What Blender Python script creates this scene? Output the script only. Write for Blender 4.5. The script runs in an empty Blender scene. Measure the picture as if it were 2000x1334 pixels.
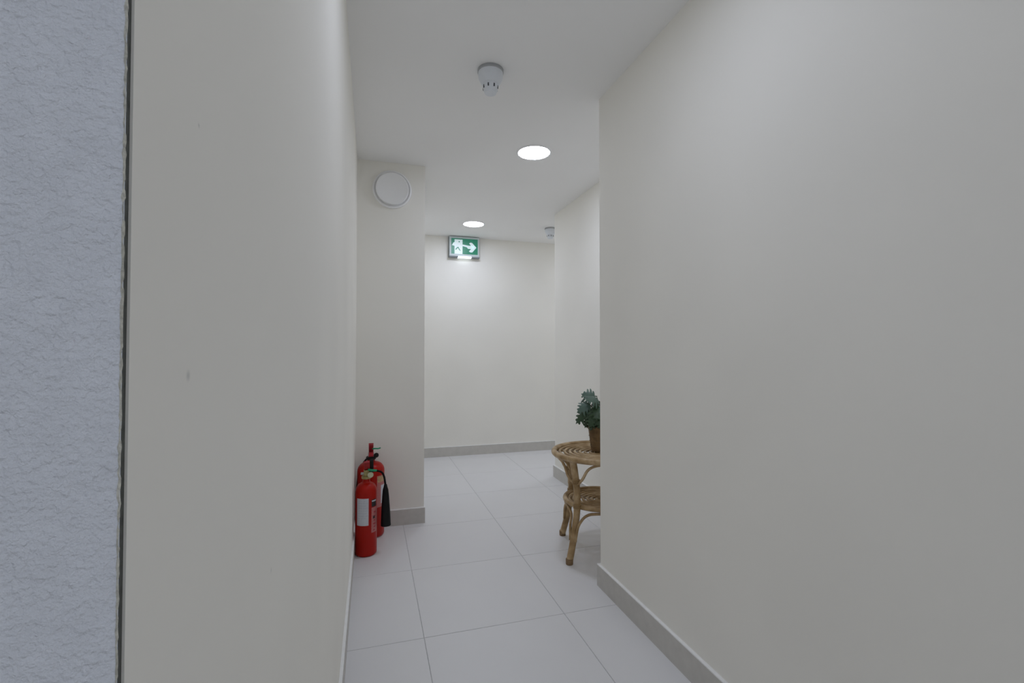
import bpy, bmesh, math, random
from mathutils import Vector, Matrix

random.seed(7)
S = bpy.context.scene
COL = S.collection
PI = math.pi

# ------------------------------------------------------------------ camera
H = 1.14           # eye height
C = 2.378          # ceiling height
cam_d = bpy.data.cameras.new('camera')
cam_d.sensor_fit = 'HORIZONTAL'
cam_d.sensor_width = 36.0
cam_d.lens = 36.0 * 917.9 / 2000.0
cam_d.clip_start = 0.01
cam = bpy.data.objects.new('camera', cam_d)
COL.objects.link(cam)
cam.location = (0, 0, H)
cam.rotation_euler = (PI / 2 + 0.0189, 0, -0.2918)
S.camera = cam

# ------------------------------------------------------------------ world, exposure
w = bpy.data.worlds.new('world')
S.world = w
w.use_nodes = True
w.node_tree.nodes['Background'].inputs[0].default_value = (0.80, 0.88, 1.0, 1)
w.node_tree.nodes['Background'].inputs[1].default_value = 0.05
S.view_settings.view_transform = 'Standard'
S.view_settings.look = 'None'
S.view_settings.gamma = 1.0
S.view_settings.use_curve_mapping = False
S.view_settings.exposure = 0.0
LAMP_COLOR = (0.765, 0.825, 1.0, 1)
LAMP_STRENGTH = 50.5
S.cycles.adaptive_threshold = 0.05
S.cycles.max_bounces = 8
S.cycles.diffuse_bounces = 8     # white corridor: most of its light has bounced many times

# ------------------------------------------------------------------ materials
def mat(name, color, rough=0.6, metal=0.0, spec=0.5, noise=None, bump=None, emit=None, coat=0.0, detail=4):
    """noise=(scale, amount): gentle tone variation; bump=[(scale, strength, distance), ...]"""
    m = bpy.data.materials.new(name)
    m.use_nodes = True
    nt = m.node_tree
    b = nt.nodes['Principled BSDF']
    b.inputs['Base Color'].default_value = (*color, 1)
    b.inputs['Roughness'].default_value = rough
    b.inputs['Metallic'].default_value = metal
    b.inputs['Specular IOR Level'].default_value = spec
    b.inputs['Coat Weight'].default_value = coat
    tc = nt.nodes.new('ShaderNodeTexCoord')
    if noise:
        n = nt.nodes.new('ShaderNodeTexNoise')
        n.inputs['Scale'].default_value = noise[0]
        n.inputs['Detail'].default_value = detail
        nt.links.new(tc.outputs['Object'], n.inputs['Vector'])
        r = nt.nodes.new('ShaderNodeValToRGB')
        a = noise[1]
        r.color_ramp.elements[0].position = 0.3
        r.color_ramp.elements[1].position = 0.7
        r.color_ramp.elements[0].color = (*[c * (1 - a) for c in color], 1)
        r.color_ramp.elements[1].color = (*[min(1, c * (1 + a)) for c in color], 1)
        nt.links.new(n.outputs['Fac'], r.inputs['Fac'])
        nt.links.new(r.outputs['Color'], b.inputs['Base Color'])
    prev = None
    for sc, st, di in (bump or []):
        n = nt.nodes.new('ShaderNodeTexNoise')
        n.inputs['Scale'].default_value = sc
        n.inputs['Detail'].default_value = 3
        nt.links.new(tc.outputs['Object'], n.inputs['Vector'])
        bp = nt.nodes.new('ShaderNodeBump')
        bp.inputs['Strength'].default_value = st
        bp.inputs['Distance'].default_value = di
        nt.links.new(n.outputs['Fac'], bp.inputs['Height'])
        if prev:
            nt.links.new(prev.outputs['Normal'], bp.inputs['Normal'])
        prev = bp
    if prev:
        nt.links.new(prev.outputs['Normal'], b.inputs['Normal'])
    if emit:
        b.inputs['Emission Color'].default_value = emit[0]
        b.inputs['Emission Strength'].default_value = emit[1]
    return m

WALL = (0.906, 0.886, 0.824)
M = {}
M['wall'] = mat('cream_wall_paint', WALL, 0.75, spec=0.0, noise=(3.0, 0.012), detail=0)
M['wall_left'] = mat('cream_wall_paint_marked', WALL, 0.75, spec=0.0, noise=(3.0, 0.012), detail=0)
M['ceiling'] = mat('white_ceiling_paint', (0.915, 0.912, 0.90), 0.85, spec=0.0, noise=(2.0, 0.01), detail=0)
M['plaster'] = mat('blue_white_rough_plaster', (0.87, 0.905, 0.965), 0.8, noise=(90, 0.03),
                   bump=[(480, 0.62, 0.0015), (240, 0.5, 0.0020)])
M['plaster_edge'] = mat('crumbly_plaster_edge', (0.66, 0.65, 0.58), 0.9, noise=(500, 0.25), bump=[(700, 1.0, 0.001)])
M['gap'] = mat('dark_joint_filler', (0.10, 0.105, 0.095), 0.9, noise=(200, 0.2))
M['grout'] = mat('grey_grout', (0.58, 0.58, 0.58), 0.9, noise=(60, 0.1))
M['baseboard'] = mat('greige_skirting_tile', (0.60, 0.58, 0.54), 0.5, noise=(25, 0.04))
M['caulk_lit'] = mat('white_caulk_lit', (0.93, 0.93, 0.92), 0.5, noise=(40, 0.03))  # caulk white that also carries the brightness of the lit ledge
M['plastic'] = mat('white_plastic', (0.90, 0.90, 0.895), 0.4, noise=(8, 0.01))
M['plastic_cool'] = mat('pale_blue_white_plastic', (0.76, 0.79, 0.83), 0.4, noise=(30, 0.02))
M['plastic_grey'] = mat('grey_plastic', (0.42, 0.43, 0.44), 0.5, noise=(30, 0.03))
M['slot'] = mat('dark_slot', (0.06, 0.065, 0.07), 0.8, noise=(90, 0.1))
M['red'] = mat('red_enamel', (0.42, 0.010, 0.004), 0.32, spec=0.22, noise=(6, 0.04))
M['red_lever'] = mat('red_painted_steel', (0.42, 0.025, 0.035), 0.4, noise=(20, 0.05))
M['black'] = mat('black_rubber', (0.008, 0.008, 0.008), 0.55, spec=0.2, noise=(60, 0.2))
M['black_plastic'] = mat('black_plastic', (0.015, 0.016, 0.015), 0.4, spec=0.25, noise=(60, 0.1))
M['brass'] = mat('dull_brass', (0.42, 0.36, 0.16), 0.4, metal=0.8, noise=(80, 0.15))
M['steel'] = mat('dull_steel', (0.45, 0.45, 0.44), 0.4, metal=0.8, noise=(80, 0.1))
M['green_tag'] = mat('green_tamper_seal', (0.0, 0.30, 0.13), 0.4, noise=(80, 0.1))
M['cream_tag'] = mat('cream_pull_ring', (0.62, 0.60, 0.42), 0.5, noise=(80, 0.1))
M['paper'] = mat('printed_label_paper', (0.62, 0.64, 0.68), 0.5, noise=(30, 0.03))
M['print_grey'] = mat('faint_grey_print', (0.54, 0.56, 0.62), 0.5, noise=(400, 0.25))
M['print_pink'] = mat('faded_pink_print', (0.50, 0.17, 0.16), 0.45, noise=(250, 0.2))
M['print_black'] = mat('black_print', (0.03, 0.025, 0.025), 0.4, noise=(100, 0.2))
M['print_yellow'] = mat('yellowish_print', (0.52, 0.34, 0.18), 0.5, noise=(120, 0.2))
M['sign_frame'] = mat('sign_housing', (0.60, 0.66, 0.66), 0.4, noise=(20, 0.02))
M['sign_dark'] = mat('sign_grey_rim', (0.22, 0.24, 0.25), 0.5, noise=(20, 0.05))
M['sign_green'] = mat('sign_green_face', (0.015, 0.19, 0.10), 0.35, noise=(6, 0.05), emit=((0.04, 0.30, 0.20, 1), 0.22))
M['sign_white'] = mat('sign_white_print', (0.75, 0.82, 0.82), 0.35, noise=(6, 0.02), emit=((0.72, 0.92, 0.95, 1), 0.25))
M['sign_glow'] = mat('sign_light_window', (0.9, 0.95, 1.0), 0.4, noise=(6, 0.01), emit=((0.85, 0.95, 1.0, 1), 1.4))
M['lamp'] = mat('lit_diffuser', (0.9, 0.9, 0.9), 0.5, noise=(6, 0.005), emit=(LAMP_COLOR, LAMP_STRENGTH))
M['leaf_stem'] = mat('leaf_stem_green', (0.05, 0.09, 0.03), 0.5, noise=(60, 0.15))
M['soil'] = mat('dark_moss_filler', (0.03, 0.045, 0.02), 0.9, noise=(90, 0.3), bump=[(150, 1.0, 0.003)])
M['pot'] = mat('brown_woven_pot', (0.185, 0.115, 0.05), 0.7, noise=(40, 0.25), bump=[(160, 0.4, 0.001)])

for k in ('sign_green', 'sign_white'):
    M[k].cycles.emission_sampling = 'NONE'

def stain_spot(m, points):
    """small grubby marks with a place of their own on the paint"""
    nt = m.node_tree
    b = nt.nodes['Principled BSDF']
    src = b.inputs['Base Color'].links[0].from_socket
    geo = nt.nodes.new('ShaderNodeNewGeometry')
    for (p, rad, col) in points:
        d = nt.nodes.new('ShaderNodeVectorMath')
        d.operation = 'DISTANCE'
        d.inputs[1].default_value = p
        nt.links.new(geo.outputs['Position'], d.inputs[0])
        mr = nt.nodes.new('ShaderNodeMapRange')
        mr.interpolation_type = 'SMOOTHSTEP'
        mr.inputs['From Min'].default_value = rad
        mr.inputs['From Max'].default_value = 0.0
        mr.inputs['To Max'].default_value = 0.35
        nt.links.new(d.outputs['Value'], mr.inputs['Value'])
        mx = nt.nodes.new('ShaderNodeMix')
        mx.data_type = 'RGBA'
        nt.links.new(mr.outputs['Result'], mx.inputs['Factor'])
        nt.links.new(src, mx.inputs['A'])
        mx.inputs['B'].default_value = (*col, 1)
        src = mx.outputs['Result']
    nt.links.new(src, b.inputs['Base Color'])
stain_spot(M['wall_left'], [((-0.09, 0.280, 1.127), 0.0042, (0.36, 0.38, 0.37)),
                            ((-0.09, 0.291, 1.262), 0.0018, (0.30, 0.30, 0.29)),
                            ((-0.09, 0.50, 0.93), 0.004, (0.5, 0.49, 0.46))])

def tile_material():
    m = mat('pale_porcelain_tile', (0.75, 0.745, 0.75), 0.42, spec=0.4)
    nt = m.node_tree
    b = nt.nodes['Principled BSDF']
    tc = nt.nodes.new('ShaderNodeTexCoord')
    oi = nt.nodes.new('ShaderNodeObjectInfo')
    n = nt.nodes.new('ShaderNodeTexNoise')
    n.noise_dimensions = '4D'
    n.inputs['Scale'].default_value = 5
    n.inputs['Detail'].default_value = 2
    nt.links.new(tc.outputs['Object'], n.inputs['Vector'])
    nt.links.new(oi.outputs['Random'], n.inputs['W'])
    mx = nt.nodes.new('ShaderNodeMix')
    mx.data_type = 'RGBA'
    nt.links.new(n.outputs['Fac'], mx.inputs['Factor'])
    mx.inputs['A'].default_value = (0.785, 0.78, 0.785, 1)
    mx.inputs['B'].default_value = (0.82, 0.815, 0.815, 1)
    nt.links.new(mx.outputs['Result'], b.inputs['Base Color'])
    return m
M['tile'] = tile_material()

def rattan_material():
    m = mat('honey_rattan', (0.30, 0.19, 0.085), 0.42, spec=0.5)
    nt = m.node_tree
    b = nt.nodes['Principled BSDF']
    tc = nt.nodes.new('ShaderNodeTexCoord')
    n = nt.nodes.new('ShaderNodeTexNoise')
    n.inputs['Scale'].default_value = 16
    n.inputs['Detail'].default_value = 6
    nt.links.new(tc.outputs['Object'], n.inputs['Vector'])
    r = nt.nodes.new('ShaderNodeValToRGB')
    e = r.color_ramp.elements
    e[0].position = 0.32
    e[0].color = (0.29, 0.18, 0.07, 1)
    e[1].position = 0.66
    e[1].color = (0.58, 0.43, 0.25, 1)
    mid = e.new(0.5)
    mid.color = (0.43, 0.29, 0.14, 1)
    nt.links.new(n.outputs['Fac'], r.inputs['Fac'])
    nt.links.new(r.outputs['Color'], b.inputs['Base Color'])
    bp = nt.nodes.new('ShaderNodeBump')
    bp.inputs['Strength'].default_value = 0.3
    bp.inputs['Distance'].default_value = 0.001
    nt.links.new(n.outputs['Fac'], bp.inputs['Height'])
    nt.links.new(bp.outputs['Normal'], b.inputs['Normal'])
    return m
M['rattan'] = rattan_material()
M['rattan_dark'] = mat('dark_rattan_end', (0.26, 0.165, 0.08), 0.6, noise=(60, 0.3))

def leaf_material(name, c0, c1):
    m = mat(name, c0, 0.38, spec=0.55)
    nt = m.node_tree
    b = nt.nodes['Principled BSDF']
    tc = nt.nodes.new('ShaderNodeTexCoord')
    n = nt.nodes.new('ShaderNodeTexNoise')
    n.inputs['Scale'].default_value = 35
    nt.links.new(tc.outputs['Object'], n.inputs['Vector'])
    mx = nt.nodes.new('ShaderNodeMix')
    mx.data_type = 'RGBA'
    nt.links.new(n.outputs['Fac'], mx.inputs['Factor'])
    mx.inputs['A'].default_value = (*c0, 1)
    mx.inputs['B'].default_value = (*c1, 1)
    nt.links.new(mx.outputs['Result'], b.inputs['Base Color'])
    return m
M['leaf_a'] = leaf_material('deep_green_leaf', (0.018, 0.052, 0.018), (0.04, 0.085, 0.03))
M['leaf_lit'] = leaf_material('lit_grey_green_leaf', (0.06, 0.115, 0.085), (0.10, 0.165, 0.125))  # for upper leaves: the light they catch is put into the colour

# ------------------------------------------------------------------ mesh helpers
def link(name, me, m, parent=None, loc=(0, 0, 0)):
    o = bpy.data.objects.new(name, me)
    COL.objects.link(o)
    if m is not None and not me.materials:
        me.materials.append(m)
    o.location = loc
    if parent:
        o.parent = parent
    return o

def finish(bm, name, smooth=False, angle=40):
    bmesh.ops.recalc_face_normals(bm, faces=bm.faces)
    me = bpy.data.meshes.new(name)
    bm.to_mesh(me)
    bm.free()
    if smooth:
        for p in me.polygons:
            p.use_smooth = True
        me.set_sharp_from_angle(angle=math.radians(angle))
    return me

def box_bm(bm, lo, hi, bevel=0.0):
    g = bmesh.ops.create_cube(bm, size=1.0)
    vs = g['verts']
    for v in vs:
        v.co = Vector([(lo[i] + hi[i]) / 2 + v.co[i] * (hi[i] - lo[i]) for i in range(3)])
    if bevel:
        es = list({e for v in vs for e in v.link_edges})
        bmesh.ops.bevel(bm, geom=es, offset=bevel, segments=2, profile=0.6, affect='EDGES')

def box(name, lo, hi, m, parent=None, bevel=0.0):
    bm = bmesh.new()
    box_bm(bm, lo, hi, bevel)
    return link(name, finish(bm, name), m, parent)

def lathe_bm(bm, prof, seg=40, mtx=None, a0=0.0, a1=2 * PI):
    """prof = [(r, z)...] revolved about z; closed ends where r == 0"""
    full = abs(a1 - a0 - 2 * PI) < 1e-6
    n = seg if full else seg + 1
    rings = []
    for r, z in prof:
        if r < 1e-7:
            v = bm.verts.new((0, 0, z))
            rings.append([v])
        else:
            rings.append([bm.verts.new((r * math.cos(a0 + (a1 - a0) * i / seg), r * math.sin(a0 + (a1 - a0) * i / seg), z)) for i in range(n)])
    for A, B in zip(rings, rings[1:]):
        for i in range(seg):
            j = (i + 1) % n
            if len(A) == 1 and len(B) == 1:
                continue
            if len(A) == 1:
                bm.faces.new((A[0], B[i], B[j]))
            elif len(B) == 1:
                bm.faces.new((A[i], A[j], B[0]))
            else:
                bm.faces.new((A[i], A[j], B[j], B[i]))
    if mtx is not None:
        for R in rings:
            for v in R:
                v.co = mtx @ v.co

def lathe(name, prof, m, parent=None, seg=40, mtx=None, angle=40, loc=(0, 0, 0)):
    bm = bmesh.new()
    lathe_bm(bm, prof, seg, mtx)
    return link(name, finish(bm, name, True, angle), m, parent, loc)

def catmull(pts, sub=6, closed=False):
    P = [Vector(p) for p in pts]
    n = len(P)
    out = []
    rng = range(n) if closed else range(n - 1)
    for i in rng:
        p0 = P[(i - 1) % n] if closed or i > 0 else P[0]
        p1 = P[i]
        p2 = P[(i + 1) % n]
        p3 = P[(i + 2) % n] if closed or i + 2 < n else P[-1]
        for k in range(sub):
            t = k / sub
            out.append(0.5 * ((2 * p1) + (-p0 + p2) * t + (2 * p0 - 5 * p1 + 4 * p2 - p3) * t * t + (-p0 + 3 * p1 - 3 * p2 + p3) * t ** 3))
    if not closed:
        out.append(P[-1])
    return out

def tube_bm(bm, path, radius, seg=10, closed=False):
    P = [Vector(p) for p in path]
    n = len(P)
    rad = radius if callable(radius) else (lambda t: radius)
    rings = []
    up = None
    for i, p in enumerate(P):
        if closed:
            t = (P[(i + 1) % n] - P[(i - 1) % n]).normalized()
        else:
            t = (P[min(i + 1, n - 1)] - P[max(i - 1, 0)]).normalized()
        if up is None:
            a = Vector((0, 0, 1)) if abs(t.z) < 0.9 else Vector((1, 0, 0))
            up = (a - t * a.dot(t)).normalized()
        else:
            up = (up - t * up.dot(t)).normalized()
        s = t.cross(up)
        r = rad(i / max(1, n - 1))
        rings.append([bm.verts.new(p + (up * math.cos(2 * PI * k / seg) + s * math.sin(2 * PI * k / seg)) * r) for k in range(seg)])
    for i in range(n if closed else n - 1):
        A, B = rings[i], rings[(i + 1) % n]
        for k in range(seg):
            bm.faces.new((A[k], A[(k + 1) % seg], B[(k + 1) % seg], B[k]))
    if not closed:
        bm.faces.new(rings[0])
        bm.faces.new(rings[-1])

def tube(name, path, radius, m, parent=None, seg=10, closed=False):
    bm = bmesh.new()
    tube_bm(bm, path, radius, seg, closed)
    return link(name, finish(bm, name, True, 50), m, parent)

def prism(name, poly, y0, y1, m, parent=None, mtx=None):
    """polygon in xz, extruded from y0 to y1"""
    bm = bmesh.new()
    A = [bm.verts.new((x, y0, z)) for x, z in poly]
    B = [bm.verts.new((x, y1, z)) for x, z in poly]
    bm.faces.new(A)
    bm.faces.new(B[::-1])
    n = len(poly)
    for i in range(n):
        bm.faces.new((A[i], A[(i + 1) % n], B[(i + 1) % n], B[i]))
    if mtx is not None:
        for v in bm.verts:
            v.co = mtx @ v.co
    return link(name, finish(bm, name), m, parent)

def curved_patch(name, r, a0, a1, z0, z1, m, parent, t=0.0006, seg=14):
    """a label that follows a cylinder of radius r; angles in degrees, 270 faces -y"""
    bm = bmesh.new()
    V = []
    for i in range(seg + 1):
        a = math.radians(a0 + (a1 - a0) * i / seg)
        c, s = math.cos(a), math.sin(a)
        V.append([bm.verts.new((rr * c, rr * s, z)) for rr, z in ((r + t, z0), (r + t, z1), (r - t, z1), (r - t, z0))])
    for A, B in zip(V, V[1:]):
        for k in range(4):
            bm.faces.new((A[k], B[k], B[(k + 1) % 4], A[(k + 1) % 4]))
    bm.faces.new(V[0])
    bm.faces.new(V[-1])
    return link(name, finish(bm, name, True, 40), m, parent)

def thing(name, label, cat, loc=(0, 0, 0), rotz=0.0, group=None):
    o = bpy.data.objects.new(name, None)
    o.empty_display_size = 0.05
    COL.objects.link(o)
    o.location = loc
    o.rotation_euler = (0, 0, rotz)
    o['label'] = label
    o['category'] = cat
    if group:
        o['group'] = group
    return o

def dup(root, loc, rotz, label):
    r = root.copy()
    COL.objects.link(r)
    r.location = loc
    r.rotation_euler = (0, 0, rotz)
    r['label'] = label
    for ch in list(root.children):
        c = ch.copy()
        COL.objects.link(c)
        c.parent = r
        for g in list(ch.children):
            d = g.copy()
            COL.objects.link(d)
            d.parent = c
    return r

def struct(o, label, cat):
    o['kind'] = 'structure'
    o['label'] = label
    o['category'] = cat
    return o

# ------------------------------------------------------------------ the setting
XL, XR, XF = -0.090, 1.072, 1.599       # left wall, near right wall, recessed right wall
YP, XP = 3.174, 0.343                   # projecting pier: face and right side
YB = 5.069                              # end wall
YR, YF = 2.076, 3.972                   # far ends of the two right walls
YN = 0.2135                             # rough plaster face beside the opening
X0, X1, Y0, Y1 = -1.7, 3.7, -1.9, 5.25

# floor: recessed grout bed and the single tiles
floor = struct(box('floor', (X0, Y0, -0.06), (X1, Y1, -0.0022), M['grout']), 'pale grey-white square tiled corridor floor', 'floor')
TS, TX, TY = 0.6003, 0.2087, 1.9064
tme = None
bmt = bmesh.new()
GAP = 0.0014
box_bm(bmt, (GAP, GAP, -0.012), (TS - GAP, TS - GAP, 0.0))
top_edges = [e for e in bmt.edges if all(v.co.z > -0.001 for v in e.verts)]
bmesh.ops.bevel(bmt, geom=top_edges, offset=0.0008, segments=1, affect='EDGES')
tme = finish(bmt, 'tile')
tme.materials.append(M['tile'])
def seen_floor(x0, x1, y0, y1):
    zones = ((X0, XR, Y0, YN), (XL, XR, YN, YR), (XL, XF, YR, YP), (XP, XF, YP, YF), (XP, X1, YF, YB))
    return any(x1 > a and x0 < b and y1 > c and y0 < d for a, b, c, d in zones)
for i in range(-4, 6):
    for j in range(-7, 6):
        x, y = TX + i * TS, TY + j * TS
        if x < X0 - 0.55 or x + TS > X1 + 0.55:
            continue
        if seen_floor(x, x + TS, y, y + TS):
            t = link('tile', tme, None, floor, (x, y, 0.0))

ceiling = struct(box('ceiling', (X0, Y0, C), (X1, Y1, C + 0.1), M['ceiling']), 'plain white painted corridor ceiling', 'ceiling')

struct(box('wall_left', (XL - 0.16, YN + 0.0045, 0), (XL, YP, C), M['wall_left']), 'smooth cream painted wall running along the left side', 'wall')
# the rough plastered face at the very left, with a dark open joint to the smooth wall
pl = struct(box('wall_plaster', (X0, YN, 0), (XL - 0.0005, YN + 0.0003, C), M['plaster']), 'rough bluish white plastered wall edge at the far left', 'wall')
bm = bmesh.new()
# crumbly arris of the plaster: a thin irregular strip
N = 1000
rows = []
for k in range(N + 1):
    z = C * k / N
    j = random.gauss(0, 0.00018)
    q = abs(random.gauss(0, 0.0003))
    rows.append([bm.verts.new((XL - 0.0011 + j, YN - 0.0002, z)), bm.verts.new((XL - 0.0006, YN - 0.0004 - q * 0.5, z)),
                 bm.verts.new((XL - 0.0002 - q, YN + 0.0002 + abs(j), z)), bm.verts.new((XL - 0.0009, YN + 0.0003, z))])
for A, B in zip(rows, rows[1:]):
    for k in range(4):
        bm.faces.new((A[k], A[(k + 1) % 4], B[(k + 1) % 4], B[k]))
bm.faces.new(rows[0])
bm.faces.new(rows[-1])
link('plaster_edge', finish(bm, 'plaster_edge'), M['plaster_edge'], pl)
box('joint_filler', (XL - 0.10, YN + 0.0003, 0), (XL - 0.0010, YN + 0.0045, C), M['gap'], pl)

struct(box('wall_right', (XR, Y0, 0), (XF + 0.15, YR, C), M['wall']), 'wide cream painted wall filling the right side, ending at the recess', 'wall')
struct(box('wall_recess', (XF, YR, 0), (XF + 0.15, YF, C), M['wall']), 'short cream wall of the recess behind the rattan table', 'wall')
struct(box('wall_pier', (XL - 0.16, YP, 0), (XP, Y1, C), M['wall']), 'cream wall pier behind the fire extinguishers', 'wall')
struct(box('wall_end', (XP, YB, 0), (X1, Y1, C), M['wall']), 'cream end wall under the green exit sign', 'wall')
# beyond the bend and behind the viewer
struct(box('wall_bend', (X1 - 0.12, YF - 0.1, 0), (X1, YB, C), M['wall']), 'cream wall closing the side corridor beyond the bend', 'wall')
struct(box('wall_bend_near', (XF + 0.15, YF - 0.12, 0), (X1 - 0.12, YF, C), M['wall']), 'cream near wall of the side corridor beyond the bend', 'wall')
struct(box('wall_rear', (X0, Y0 - 0.1, 0), (XR, Y0, C), M['wall']), 'cream wall behind the viewpoint', 'wall')
struct(box('wall_lobby', (X0 - 0.1, Y0, 0), (X0, YN + 0.0008, C), M['wall']), 'cream wall at the left behind the viewpoint', 'wall')

SK, ST = 0.100, 0.013
def skirting(name, lo, hi, label, cap_lo=None, cap_hi=None):
    b = struct(box(name, (lo[0], lo[1], 0), (hi[0], hi[1], SK), M['baseboard']), label, 'baseboard')
    box('caulk_lit_ledge', (lo[0], lo[1], SK), (hi[0], hi[1], SK + 0.004), M['caulk_lit'], b)  # covers the whole ledge: light from above painted in with the caulk line
    return b
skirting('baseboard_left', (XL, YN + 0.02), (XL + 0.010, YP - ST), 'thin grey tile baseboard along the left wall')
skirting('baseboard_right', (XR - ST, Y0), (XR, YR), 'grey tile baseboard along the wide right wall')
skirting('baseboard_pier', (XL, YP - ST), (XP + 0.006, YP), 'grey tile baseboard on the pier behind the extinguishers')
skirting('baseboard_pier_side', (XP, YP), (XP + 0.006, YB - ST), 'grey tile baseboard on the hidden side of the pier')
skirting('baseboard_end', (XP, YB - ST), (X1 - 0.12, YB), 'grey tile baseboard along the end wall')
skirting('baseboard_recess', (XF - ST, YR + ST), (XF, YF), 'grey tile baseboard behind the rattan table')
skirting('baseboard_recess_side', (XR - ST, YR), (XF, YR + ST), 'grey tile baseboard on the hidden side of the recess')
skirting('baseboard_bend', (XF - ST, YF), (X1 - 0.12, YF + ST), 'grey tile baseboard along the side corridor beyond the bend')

# ------------------------------------------------------------------ ceiling lights
def ceiling_light(label, loc):
    t = thing('ceiling_light', label, 'light', loc, 0, 'round ceiling lights')
    # origin on the ceiling plane, lamp hangs just below it
    lathe('trim_ring', [(0.098, -0.0005), (0.109, -0.0005), (0.109, -0.004), (0.106, -0.0065), (0.100, -0.0075), (0.098, -0.006), (0.098, -0.0005)], M['plastic'], t, 56)
    lathe('diffuser', [(0.0975, -0.0012), (0.0975, -0.0045), (0.093, -0.0065), (0.0, -0.007)], M['lamp'], t, 40)
    return t
lamp = ceiling_light('large bright round ceiling light, the nearer of the two in view', (0.969, 2.749, C))
dup(lamp, (0.956, 4.487, C), 0, 'smaller-looking bright round ceiling light just above the exit sign')
near = dup(lamp, (0.44, 1.05, C), 0, 'round ceiling light over the near corridor, above the picture')
lob_fill1 = dup(lamp, (0.30, -0.85, C), 0, 'added unseen round fill light behind the viewpoint, nearer the right wall')  # assumed lamp, added to send light from behind onto plaster and walls
lob_fill2 = dup(lamp, (-0.95, -0.85, C), 0, 'added unseen round fill light behind the viewpoint, nearer the lobby wall')  # second assumed lamp, added as fill from the unseen lobby
dup(lamp, (2.75, 4.52, C), 0, 'round ceiling light in the side corridor beyond the bend')

# the near lamp and the added lobby fill lamps are dimmer ones of the same kind
M['lamp_dim'] = mat('lit_diffuser_dim', (0.9, 0.9, 0.9), 0.5, noise=(6, 0.005), emit=(LAMP_COLOR, LAMP_STRENGTH * 0.63))
for ch in list(near.children) + list(lob_fill1.children) + list(lob_fill2.children):
    if ch.name.startswith('diffuser'):
        ch.data = ch.data.copy()
        ch.data.materials[0] = M['lamp_dim']

# ------------------------------------------------------------------ heat detectors
def detector(label, loc):
    t = thing('heat_detector', label, 'detector', loc, 0, 'ceiling heat detectors')
    lathe('base', [(0.0, 0.0), (0.056, 0.0), (0.0575, -0.003), (0.0575, -0.012), (0.055, -0.0145), (0.0, -0.0145)], M['plastic_grey'], t, 48)
    lathe('body', [(0.0, -0.0145), (0.0545, -0.0145), (0.0545, -0.030), (0.0525, -0.040), (0.047, -0.052), (0.041, -0.062), (0.036, -0.066), (0.0, -0.066)], M['plastic_cool'], t, 48)
    h = lathe('sensor_head', [(0.0, -0.066), (0.034, -0.066), (0.0335, -0.078), (0.031, -0.092), (0.028, -0.098), (0.026, -0.104), (0.0, -0.106)], M['plastic_cool'], t, 40)
    for k in range(8):
        a = 2 * PI * k / 8 + 0.25
        c = Vector((math.cos(a), math.sin(a), 0))
        mt = Matrix.Translation((c.x * 0.0325, c.y * 0.0325, -0.080)) @ Matrix.Rotation(a, 4, 'Z')
        bm = bmesh.new()
        box_bm(bm, (-0.002, -0.0028, -0.0065), (0.0022, 0.0028, 0.0065))
        for v in bm.verts:
            v.co = mt @ v.co
        link('slot', finish(bm, 'slot'), M['slot'], h)
    return t
det = detector('white cone-shaped heat detector on the near ceiling', (0.500, 1.994, C))
dup(det, (1.738, 4.433, C), 0.4, 'small distant heat detector half hidden by the recess corner')

# ------------------------------------------------------------------ round air valve on the pier
vent = thing('air_vent', 'round white disc air valve high on the wall pier', 'vent', (0.129, YP, 2.197))
RX = Matrix.Rotation(PI / 2, 4, 'X')        # lathe z axis -> -y
lathe('mounting_ring', [(0.100, 0.0), (0.125, 0.0), (0.126, 0.004), (0.124, 0.012), (0.117, 0.016), (0.108, 0.013), (0.102, 0.006), (0.100, 0.0)], M['plastic'], vent, 64, RX)
lathe('throat', [(0.0, 0.0005), (0.106, 0.0005), (0.106, 0.012), (0.096, 0.015), (0.060, 0.018), (0.030, 0.022), (0.0, 0.022)], M['plastic'], vent, 48, RX)
lathe('valve_disc', [(0.0, 0.022), (0.092, 0.022), (0.100, 0.023), (0.1045, 0.026), (0.105, 0.030), (0.103, 0.0325), (0.098, 0.033), (0.094, 0.0315), (0.0, 0.0305)], M['plastic'], vent, 64, RX)

# ------------------------------------------------------------------ exit sign
sx0, sx1, sz0, sz1, sd = 0.803, 1.131, 2.146, 2.372, 0.060
sign = thing('exit_sign', 'green and white emergency exit sign with arrow on the end wall', 'sign', ((sx0 + sx1) / 2, YB, sz0))
sw, sh = (sx1 - sx0) / 2, sz1 - sz0
box('housing', (-sw, -sd, 0.012), (sw, 0, sh), M['sign_frame'], sign, 0.004)
box('rim', (-sw - 0.004, -sd * 0.65, 0.003), (sw + 0.004, -0.0005, sh - 0.0005), M['sign_dark'], sign, 0.002)
box('base_bar', (-sw - 0.002, -sd - 0.001, 0.0), (sw + 0.004, -0.001, 0.0125), M['sign_dark'], sign, 0.002)
box('light_window', (-0.070, -sd - 0.004, -0.003), (0.078, -0.012, 0.013), M['sign_glow'], sign, 0.002)
gx0, gx1, gz0, gz1 = -sw + 0.020, sw - 0.018, 0.036, sh - 0.022
fy = -sd - 0.0012
face = prism('green_face', [(gx0, gz0), (gx1, gz0), (gx1, gz1), (gx0, gz1)], fy, -sd + 0.001, M['sign_green'], sign)
def G(u, v):
    return (gx0 + (gx1 - gx0) * u, gz1 + (gz0 - gz1) * v)
def mark(name, pts, lift=1, m='sign_white'):
    return prism(name, [G(*p) for p in pts], fy - 0.0008 * lift, fy + 0.0002, M[m], face)
mark('doorway', [(0.12, 0.07), (0.42, 0.07), (0.42, 1.0), (0.12, 1.0)])
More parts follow.
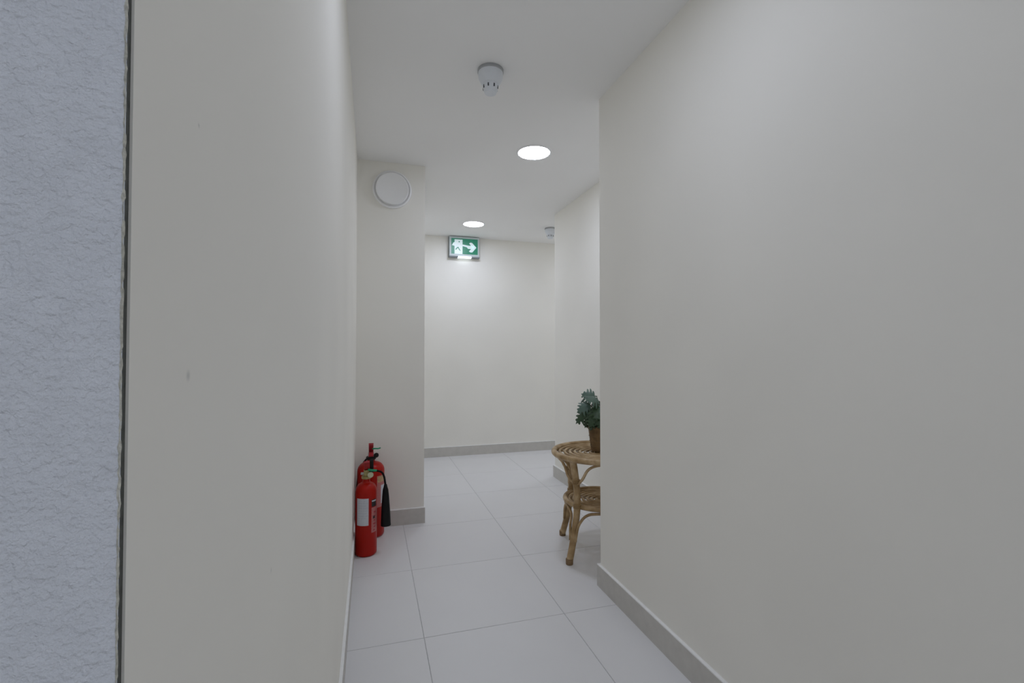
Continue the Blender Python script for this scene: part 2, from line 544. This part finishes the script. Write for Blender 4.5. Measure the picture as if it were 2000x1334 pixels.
mark('figure_arm', [(0.02, 0.46), (0.07, 0.30), (0.13, 0.24), (0.13, 0.50)])
# running figure, green on the white doorway
def disc_pts(cu, cv, ru, rv, n=14):
    return [(cu + ru * math.cos(2 * PI * k / n), cv + rv * math.sin(2 * PI * k / n)) for k in range(n)]
mark('figure_head', disc_pts(0.295, 0.215, 0.022, 0.045), 2, 'sign_green')
mark('figure_leg', [(0.15, 0.70), (0.22, 0.56), (0.28, 0.55), (0.27, 0.62), (0.23, 0.64), (0.17, 0.76)], 2, 'sign_green')
mark('figure_leg', [(0.27, 0.58), (0.31, 0.68), (0.345, 0.78), (0.325, 0.80), (0.285, 0.72), (0.25, 0.62)], 2, 'sign_green')
mark('arrow_shaft', [(0.42, 0.38), (0.52, 0.40), (0.64, 0.43), (0.86, 0.43), (0.86, 0.64), (0.63, 0.64), (0.58, 0.54), (0.42, 0.48)])
mark('arrow_head', [(0.67, 0.28), (0.73, 0.22), (0.79, 0.25), (0.95, 0.54), (0.79, 0.86), (0.72, 0.86), (0.66, 0.80), (0.80, 0.55)])

# ------------------------------------------------------------------ fire extinguishers
def rot_path(pts):
    return catmull(pts, 6)

# front: short CO2 cylinder with black discharge horn
e1 = thing('fire_extinguisher', 'shorter red fire extinguisher in front, with white label and black horn', 'extinguisher', (-0.020, 2.785, 0), 0, 'fire extinguishers by the pier')
r1 = 0.0585
prof = [(0.0, 0.004), (0.044, 0.0), (0.052, 0.001), (0.0570, 0.006), (r1, 0.014), (r1, 0.345)]
for k in range(1, 10):
    a = PI / 2 * k / 10
    prof.append((0.020 + (r1 - 0.020) * math.cos(a), 0.345 + 0.053 * math.sin(a)))
prof += [(0.0225, 0.3990), (0.0200, 0.404), (0.0200, 0.420), (0.0, 0.420)]
lathe('cylinder', prof, M['red'], e1, 56, angle=50)
lb = curved_patch('paper_label', r1, 216, 283, 0.174, 0.322, M['paper'], e1)
for k, (z, a1_) in enumerate(((0.306, 276), (0.296, 280), (0.282, 270), (0.268, 281), (0.254, 279), (0.240, 274), (0.226, 281), (0.212, 268))):
    curved_patch('print_line', r1 + 0.0008, 226, a1_, z, z + 0.003, M['print_grey'], lb, 0.0002)
side = curved_patch('side_print', r1, 299, 338, 0.130, 0.268, M['print_pink'], e1, 0.0004)
for k, z in enumerate((0.140, 0.157, 0.174, 0.193, 0.216, 0.238)):
    curved_patch('print_mark', r1 + 0.0006, 309 + (k % 2) * 4, 322 + (k % 3) * 3, z, z + 0.006, M['red_lever'], side, 0.0002)
curved_patch('print_mark', r1 + 0.0006, 308, 322, 0.206, 0.222, M['print_black'], side, 0.0002)
bl = curved_patch('black_badge', r1, 300, 332, 0.272, 0.312, M['print_black'], e1, 0.0004)
curved_patch('badge_line', r1 + 0.0006, 301, 331, 0.300, 0.307, M['paper'], bl, 0.0002)
lathe('collar', [(0.0, 0.420), (0.025, 0.420), (0.026, 0.424), (0.026, 0.432), (0.021, 0.436), (0.0, 0.436)], M['brass'], e1, 24)
box('valve_body', (-0.014, -0.016, 0.434), (0.016, 0.016, 0.468), M['brass'], e1, 0.004)
lathe('safety_disc', [(0.0, 0.0), (0.008, 0.0), (0.008, 0.016), (0.005, 0.019), (0.0, 0.019)], M['steel'], e1, 16, Matrix.Translation((-0.012, -0.004, 0.448)) @ Matrix.Rotation(-PI / 2, 4, 'Y'))
def lever(name, x0, x1, pts, thick, m, parent):
    """bent sheet-metal lever: profile in the yz plane, width x0..x1"""
    P = [Vector((0, y, z)) for y, z in pts]
    up, dn = [], []
    for i, p in enumerate(P):
        t = (P[min(i + 1, len(P) - 1)] - P[max(i - 1, 0)]).normalized()
        n = Vector((0, -t.z, t.y))
        up.append(p + n * thick / 2)
        dn.append(p - n * thick / 2)
    loop = up + dn[::-1]
    bm = bmesh.new()
    A = [bm.verts.new((x0, v.y, v.z)) for v in loop]
    B = [bm.verts.new((x1, v.y, v.z)) for v in loop]
    n = len(loop)
    h = len(P)
    for i in range(n):
        bm.faces.new((A[i], A[(i + 1) % n], B[(i + 1) % n], B[i]))
    for L in (A, B):
        for i in range(h - 1):
            bm.faces.new((L[i], L[i + 1], L[n - 2 - i], L[n - 1 - i]))
    bmesh.ops.recalc_face_normals(bm, faces=bm.faces)
    bmesh.ops.bevel(bm, geom=list(bm.edges), offset=0.001, segments=1, affect='EDGES')
    return link(name, finish(bm, name), m, parent)
lever('carry_handle', -0.012, 0.016, [(0.012, 0.466), (-0.006, 0.474), (-0.030, 0.494), (-0.062, 0.520), (-0.082, 0.530)], 0.010, M['red_lever'], e1)
lever('squeeze_lever', 0.018, 0.038, [(0.012, 0.458), (-0.004, 0.474), (-0.022, 0.500), (-0.040, 0.522), (-0.052, 0.532)], 0.010, M['black_plastic'], e1)
box('lever_pivot', (0.012, -0.006, 0.452), (0.040, 0.012, 0.470), M['black_plastic'], e1, 0.003)
tube('tamper_seal', [(0.010, -0.030, 0.476), (0.024, -0.036, 0.472), (0.046, -0.034, 0.468), (0.052, -0.024, 0.466)], 0.0065, M['green_tag'], e1, 8)
tube('pull_ring', [Vector((0.022 + 0.013 * math.cos(2 * PI * k / 20), -0.028, 0.444 + 0.013 * math.sin(2 * PI * k / 20))) for k in range(20)], 0.0035, M['cream_tag'], e1, 8, True)
lathe('ring_tag', [(0.0, 0.0), (0.012, 0.0), (0.012, 0.003), (0.0, 0.003)], M['cream_tag'], e1, 18, Matrix.Translation((0.022, -0.029, 0.444)) @ RX)
hose = tube('hose', rot_path([(0.012, 0.004, 0.452), (0.034, 0.002, 0.456), (0.060, -0.004, 0.458), (0.084, -0.008, 0.448), (0.096, -0.010, 0.424), (0.101, -0.010, 0.396), (0.104, -0.010, 0.372)]), 0.0058, M['black'], e1, 10)
# horn: tapered, hanging beside the cylinder
hp = Vector((0.104, -0.010, 0.380))
hd = Vector((0.012, 0.0, -1.0)).normalized()
hm = Matrix.Translation(hp) @ hd.to_track_quat('Z', 'Y').to_matrix().to_4x4()
lathe('discharge_horn', [(0.0, 0.0), (0.008, 0.0), (0.010, 0.012), (0.0155, 0.030), (0.0185, 0.060), (0.0245, 0.150), (0.0275, 0.222), (0.0280, 0.230), (0.0260, 0.230), (0.023, 0.160), (0.016, 0.060), (0.0, 0.050)], M['black'], e1, 32, hm, 60)

# rear: wider, taller foam cylinder
e2 = thing('fire_extinguisher', 'wider red fire extinguisher behind, against the wall pier', 'extinguisher', (0.005, 3.058, 0), 0, 'fire extinguishers by the pier')
r2 = 0.081
prof = [(0.0, 0.004), (0.066, 0.0), (0.076, 0.004), (r2, 0.014), (r2, 0.395)]
for k in range(1, 10):
    a = PI / 2 * k / 10
    prof.append((0.026 + (r2 - 0.026) * math.cos(a), 0.395 + 0.055 * math.sin(a)))
prof += [(0.028, 0.451), (0.0235, 0.455), (0.0235, 0.466), (0.0, 0.466)]
lathe('cylinder', prof, M['red'], e2, 56, angle=50)
lab = curved_patch('colour_label', r2, 296, 350, 0.185, 0.375, M['print_pink'], e2, 0.0005)
curved_patch('yellow_band', r2 + 0.0007, 298, 348, 0.335, 0.372, M['print_yellow'], lab, 0.0002)
curved_patch('white_panel', r2 + 0.0007, 316, 348, 0.205, 0.315, M['paper'], lab, 0.0002)
lathe('collar', [(0.0, 0.466), (0.029, 0.466), (0.030, 0.470), (0.030, 0.480), (0.024, 0.484), (0.0, 0.484)], M['black_plastic'], e2, 24)
box('valve_body', (-0.018, -0.018, 0.482), (0.018, 0.018, 0.506), M['steel'], e2, 0.004)
lathe('pressure_gauge', [(0.0, 0.0), (0.013, 0.0), (0.0145, 0.003), (0.0145, 0.012), (0.012, 0.014), (0.0, 0.014)], M['black_plastic'], e2, 24, Matrix.Translation((0.031, -0.012, 0.492)) @ RX)
lever('carry_handle', -0.014, 0.014, [(0.014, 0.500), (-0.004, 0.506), (-0.030, 0.508), (-0.070, 0.500)], 0.011, M['red_lever'], e2)
lever('squeeze_lever', -0.014, 0.014, [(0.018, 0.508), (0.000, 0.528), (-0.030, 0.552), (-0.058, 0.568), (-0.074, 0.572)], 0.012, M['red_lever'], e2)
tube('tamper_seal', [(0.006, -0.020, 0.532), (0.022, -0.022, 0.534), (0.040, -0.020, 0.532), (0.056, -0.014, 0.534)], 0.0042, M['green_tag'], e2, 8)
tube('hose', rot_path([(-0.010, 0.018, 0.476), (-0.020, 0.044, 0.464), (-0.044, 0.062, 0.432), (-0.066, 0.060, 0.388), (-0.078, 0.044, 0.330), (-0.0855, 0.016, 0.240), (-0.0855, 0.016, 0.170)]), 0.0062, M['black'], e2, 10)
lathe('hose_nozzle', [(0.0, 0.105), (0.004, 0.105), (0.0050, 0.115), (0.0060, 0.172), (0.0, 0.172)], M['black_plastic'], e2, 16, Matrix.Translation((-0.0855, 0.016, 0)))

# ------------------------------------------------------------------ rattan side table
TC = Vector((1.268, 2.462))
ang0 = math.atan2(2.333 - TC.y, 1.02 - TC.x)       # direction of the front leg
table = thing('rattan_side_table', 'round honey-coloured rattan side table with a lower shelf, beside the wall corner', 'table', (TC.x, TC.y, 0))
ZT, RT = 0.554, 0.262         # rim centre line
ZS, RS = 0.288, 0.198         # shelf ring
def ringpts(r, z, n=72, wob=0.0):
    return [Vector((r * math.cos(2 * PI * k / n), r * math.sin(2 * PI * k / n), z + wob * math.sin(5 * 2 * PI * k / n))) for k in range(n)]
def woven(radii, z, names, zfun, rcane):
    for k, r in enumerate(radii):
        tube('woven_ring', ringpts(r, z + zfun(k), 56, 0.0006), rcane, M['rattan'], names, 8, True)
top = tube('top_rim', ringpts(RT, ZT, 84), 0.0165, M['rattan'], table, 12, True)
woven([0.230, 0.200, 0.171, 0.142, 0.113, 0.084, 0.055, 0.026], ZT, top, lambda k: -0.002 - 0.0004 * k, 0.0082)
for k in range(8):     # radial canes under the rings
    a = 2 * PI * k / 8 + 0.1
    d = Vector((math.cos(a), math.sin(a), 0))
    tube('radial_cane', [d * 0.01 + Vector((0, 0, ZT - 0.018)), d * 0.13 + Vector((0, 0, ZT - 0.0165)), d * RT + Vector((0, 0, ZT - 0.010))], 0.0055, M['rattan'], top, 6)
shelf = tube('shelf_rim', ringpts(RS, ZS, 72), 0.0140, M['rattan'], table, 12, True)
woven([0.176, 0.150, 0.124, 0.098, 0.072, 0.046, 0.020], ZS, shelf, lambda k: -0.004 - 0.0003 * k, 0.0078)
for k in range(6):
    a = 2 * PI * k / 6 + 0.2
    d = Vector((math.cos(a), math.sin(a), 0))
    tube('radial_cane', [d * 0.01 + Vector((0, 0, ZS - 0.018)), d * RS + Vector((0, 0, ZS - 0.010))], 0.005, M['rattan'], shelf, 6)
RF = math.hypot(1.02 - TC.x, 2.333 - TC.y)
for q in range(4):
    a = ang0 + q * PI / 2
    d = Vector((math.cos(a), math.sin(a), 0))
    s = Vector((-d.y, d.x, 0))
    def P(r, t, z):
        return d * r + s * t + Vector((0, 0, z))
    path = catmull([P(0.247, 0, ZT - 0.012), P(0.236, 0, 0.50), P(0.219, 0, 0.42), P(0.211, 0, 0.34), P(0.211, 0, 0.285), P(0.221, 0, 0.22), P(0.244, 0, 0.12), P(RF - 0.004, 0, 0.022), P(RF - 0.002, 0, 0.008), P(RF, 0, 0.0)], 5)
    def rad(t):
        return 0.0192 - 0.001 * math.sin(t * PI) + 0.0022 * max(0, 1 - abs(t - 0.33) / 0.03) + 0.0020 * max(0, 1 - abs(t - 0.63) / 0.03)
    leg = tube('leg', path, rad, M['rattan'], table, 14)
    lathe('foot_cap', [(0.0, 0.0), (0.0186, 0.0), (0.0196, 0.004), (0.0196, 0.026), (0.0188, 0.030), (0.0, 0.030)], M['rattan_dark'], leg, 16, Matrix.Translation(P(RF - 0.001, 0, 0)))
    # wrapped bindings where the canes meet the leg
    for z0_, rr in ((0.425, 0.2195), (ZS + 0.004, 0.211)):
        bm = bmesh.new()
        for k in range(4):
            tube_bm(bm, [P(rr, 0, z0_ + 0.0065 * (k - 1.5)) + (d * math.cos(2 * PI * i / 16) + s * math.sin(2 * PI * i / 16)) * 0.0196 for i in range(16)], 0.0034, 6, True)
        link('binding', finish(bm, 'binding', True), M['rattan'], leg)
    # upper braces fan out to the rim, lower braces arch under the shelf
    for sg in (-1, 1):
        def onrim(ang, r, z):
            aa = a + sg * ang
            return Vector((r * math.cos(aa), r * math.sin(aa), z))
        tube('upper_brace', catmull([P(0.221, sg * 0.018, 0.418), P(0.228, sg * 0.050, 0.450), onrim(0.36, 0.236, 0.505), onrim(0.58, 0.248, 0.534), onrim(0.80, 0.254, ZT - 0.018)], 5), 0.0075, M['rattan'], table, 8)
        tube('lower_brace', catmull([P(0.250, sg * 0.018, 0.115), P(0.238, sg * 0.026, 0.190), onrim(0.19, 0.214, 0.234), onrim(0.33, 0.204, 0.256), onrim(0.50, 0.199, 0.263), onrim(0.80, 0.198, ZS - 0.021)], 5), 0.0075, M['rattan'], table, 8)
        if sg < 0:
            tube('upper_brace', catmull([P(0.228, sg * 0.016, 0.445), P(0.226, sg * 0.030, 0.480), onrim(0.20, 0.240, 0.515), onrim(0.30, 0.248, ZT - 0.018)], 5), 0.0058, M['rattan'], table, 8)

# ------------------------------------------------------------------ potted plant on the table
ZP = ZT + 0.0085
plant = thing('potted_plant', 'small split-leaf plant in a brown pot on the rattan table', 'plant', (TC.x, TC.y, ZP))
pot = lathe('pot', [(0.0, 0.0), (0.046, 0.0), (0.049, 0.004), (0.054, 0.040), (0.060, 0.085), (0.0645, 0.122), (0.068, 0.126), (0.069, 0.140), (0.066, 0.143), (0.062, 0.140), (0.060, 0.126), (0.0, 0.126)], M['pot'], plant, 48)
for z in (0.030, 0.058, 0.086):
    r = 0.0525 + 0.00015 * 1000 * (z - 0.030) * 0.9 / 1.0 * 0.93 if False else 0.0515 + (z - 0.030) * 0.14
    tube('woven_band', [Vector(((r + 0.0012) * math.cos(2 * PI * k / 40), (r + 0.0012) * math.sin(2 * PI * k / 40), z)) for k in range(40)], 0.0022, M['pot'], pot, 6, True)
lathe('moss', [(0.0, 0.128), (0.060, 0.128), (0.050, 0.136), (0.025, 0.143), (0.0, 0.145)], M['soil'], plant, 32)

def leaf_mesh(L, W, lobes, droop, fold, seed):
    """split leaf along +x, upper side +z, lobed edges with real slits"""
    rnd = random.Random(seed)
    bm = bmesh.new()
    def place(x, y):
        t = x / L
        ay = abs(y)
        return Vector((x * math.cos(droop * t * 0.6), y, -droop * 0.5 * x * t - fold * ay * ay / W + 0.12 * ay))
    def wid(t):
        return W * (math.sin(PI * min(1, max(0, t)) ** 0.72)) ** 0.75
    for sgn in (-1, 1):
        for i in range(lobes):
            t0, t1 = i / lobes * 0.96, (i + 1) / lobes * 0.96
            # inner web
            ni = 4
            core = []
            for k in range(ni + 1):
                t = t0 + (t1 - t0) * k / ni
                core.append((t, wid(t) * 0.42 + 0.002))
            inner = [bm.verts.new(place(t * L, 0)) for t, _ in core]
            web = [bm.verts.new(place((t + 0.05) * L if False else t * L + 0.10 * wh, sgn * wh)) for t, wh in core]
            for k in range(ni):
                bm.faces.new((inner[k], inner[k + 1], web[k + 1], web[k]))
            # outer lobe narrows to a rounded tip, swept forward
            tm = (t0 + t1) / 2
            wo = wid(tm + 0.02) * rnd.uniform(0.9, 1.08)
            steps = 4
            prev = web
            for q in range(1, steps + 1):
                f = q / steps
                yy = wid(tm) * 0.42 + (wo - wid(tm) * 0.42) * f
                half = (t1 - t0) * L * 0.5 * (0.74 * math.sqrt(max(0.0, 1 - (f * 0.97) ** 2.6)) + 0.03)
                cx = tm * L + 0.10 * wid(tm) * 0.42 + 0.42 * (yy - wid(tm) * 0.42)
                row = [bm.verts.new(place(cx + half * (2 * k / ni - 1), sgn * yy)) for k in range(ni + 1)]
                for k in range(ni):
                    bm.faces.new((prev[k], prev[k + 1], row[k + 1], row[k]))
                prev = row
    # tip lobe
    tip = [bm.verts.new(place(L * 0.90, -W * 0.13)), bm.verts.new(place(L * 1.0, -W * 0.10)), bm.verts.new(place(L * 1.12, 0)), bm.verts.new(place(L * 1.0, W * 0.10)), bm.verts.new(place(L * 0.90, W * 0.13))]
    bm.faces.new(tip)
    bmesh.ops.remove_doubles(bm, verts=bm.verts, dist=0.0002)
    bmesh.ops.recalc_face_normals(bm, faces=bm.faces)
    # real thickness
    me = bpy.data.meshes.new('leaf')
    bm.to_mesh(me)
    bm.free()
    for p in me.polygons:
        p.use_smooth = True
    me.set_sharp_from_angle(angle=math.radians(50))
    return me

# (azimuth deg about the pot, reach, leaf-base height, pitch deg, length, width, roll, material)
# azimuth 180 points to the left along the picture
VIEW = math.degrees(-0.2918)
leaves = [
    (168, 0.030, 0.300, 24, 0.076, 0.056, -62, 'leaf_lit'),
    (222, 0.020, 0.300, 6, 0.084, 0.060, -34, 'leaf_lit'),
    (192, 0.060, 0.268, -24, 0.082, 0.050, -48, 'leaf_lit'),
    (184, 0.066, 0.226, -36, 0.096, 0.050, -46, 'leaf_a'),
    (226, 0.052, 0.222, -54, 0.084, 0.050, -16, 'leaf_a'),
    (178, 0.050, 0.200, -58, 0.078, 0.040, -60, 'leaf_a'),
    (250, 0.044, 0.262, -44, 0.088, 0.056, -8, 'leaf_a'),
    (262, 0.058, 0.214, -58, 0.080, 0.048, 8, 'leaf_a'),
    (285, 0.040, 0.270, -34, 0.086, 0.052, 14, 'leaf_lit'),
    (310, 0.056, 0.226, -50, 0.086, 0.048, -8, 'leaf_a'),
    (335, 0.045, 0.282, -26, 0.084, 0.050, 6, 'leaf_lit'),
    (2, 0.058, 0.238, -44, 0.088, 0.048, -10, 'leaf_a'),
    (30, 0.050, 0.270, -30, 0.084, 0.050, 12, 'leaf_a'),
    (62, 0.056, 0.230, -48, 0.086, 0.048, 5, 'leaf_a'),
    (95, 0.045, 0.280, -24, 0.082, 0.050, -8, 'leaf_lit'),
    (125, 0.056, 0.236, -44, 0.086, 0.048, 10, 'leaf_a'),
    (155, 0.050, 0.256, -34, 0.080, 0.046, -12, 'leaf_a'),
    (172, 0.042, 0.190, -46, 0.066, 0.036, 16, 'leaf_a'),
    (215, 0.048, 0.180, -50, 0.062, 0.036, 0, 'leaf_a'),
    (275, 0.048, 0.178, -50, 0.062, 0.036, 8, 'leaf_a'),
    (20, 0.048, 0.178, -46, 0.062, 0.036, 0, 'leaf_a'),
    (140, 0.018, 0.308, 22, 0.074, 0.048, 0, 'leaf_lit'),
    (20, 0.015, 0.312, 26, 0.074, 0.048, 0, 'leaf_lit'),
]
for i, (az, reach, hz, pitch, L, Wd, roll, mk) in enumerate(leaves):
    a = math.radians(az + VIEW)
    d = Vector((math.cos(a), math.sin(a), 0))
    base = d * reach + Vector((0, 0, hz))
    me = leaf_mesh(L, Wd, 4, 0.5, 0.5, i)
    lf = link('leaf', me, M[mk], plant, base)
    sol = lf.modifiers.new('thickness', 'SOLIDIFY')
    sol.thickness = 0.0008
    sol.offset = 0
    lf.rotation_euler = (Matrix.Rotation(a, 3, 'Z') @ Matrix.Rotation(math.radians(-pitch), 3, 'Y') @ Matrix.Rotation(math.radians(roll), 3, 'X')).to_euler()
    root = Vector((d.x * 0.012, d.y * 0.012, 0.138))
    tube('leaf_stem', catmull([root, root.lerp(base, 0.5) - d * 0.006 + Vector((0, 0, 0.015)), base, base + d * 0.004], 5), 0.0017, M['leaf_stem'], plant, 6)
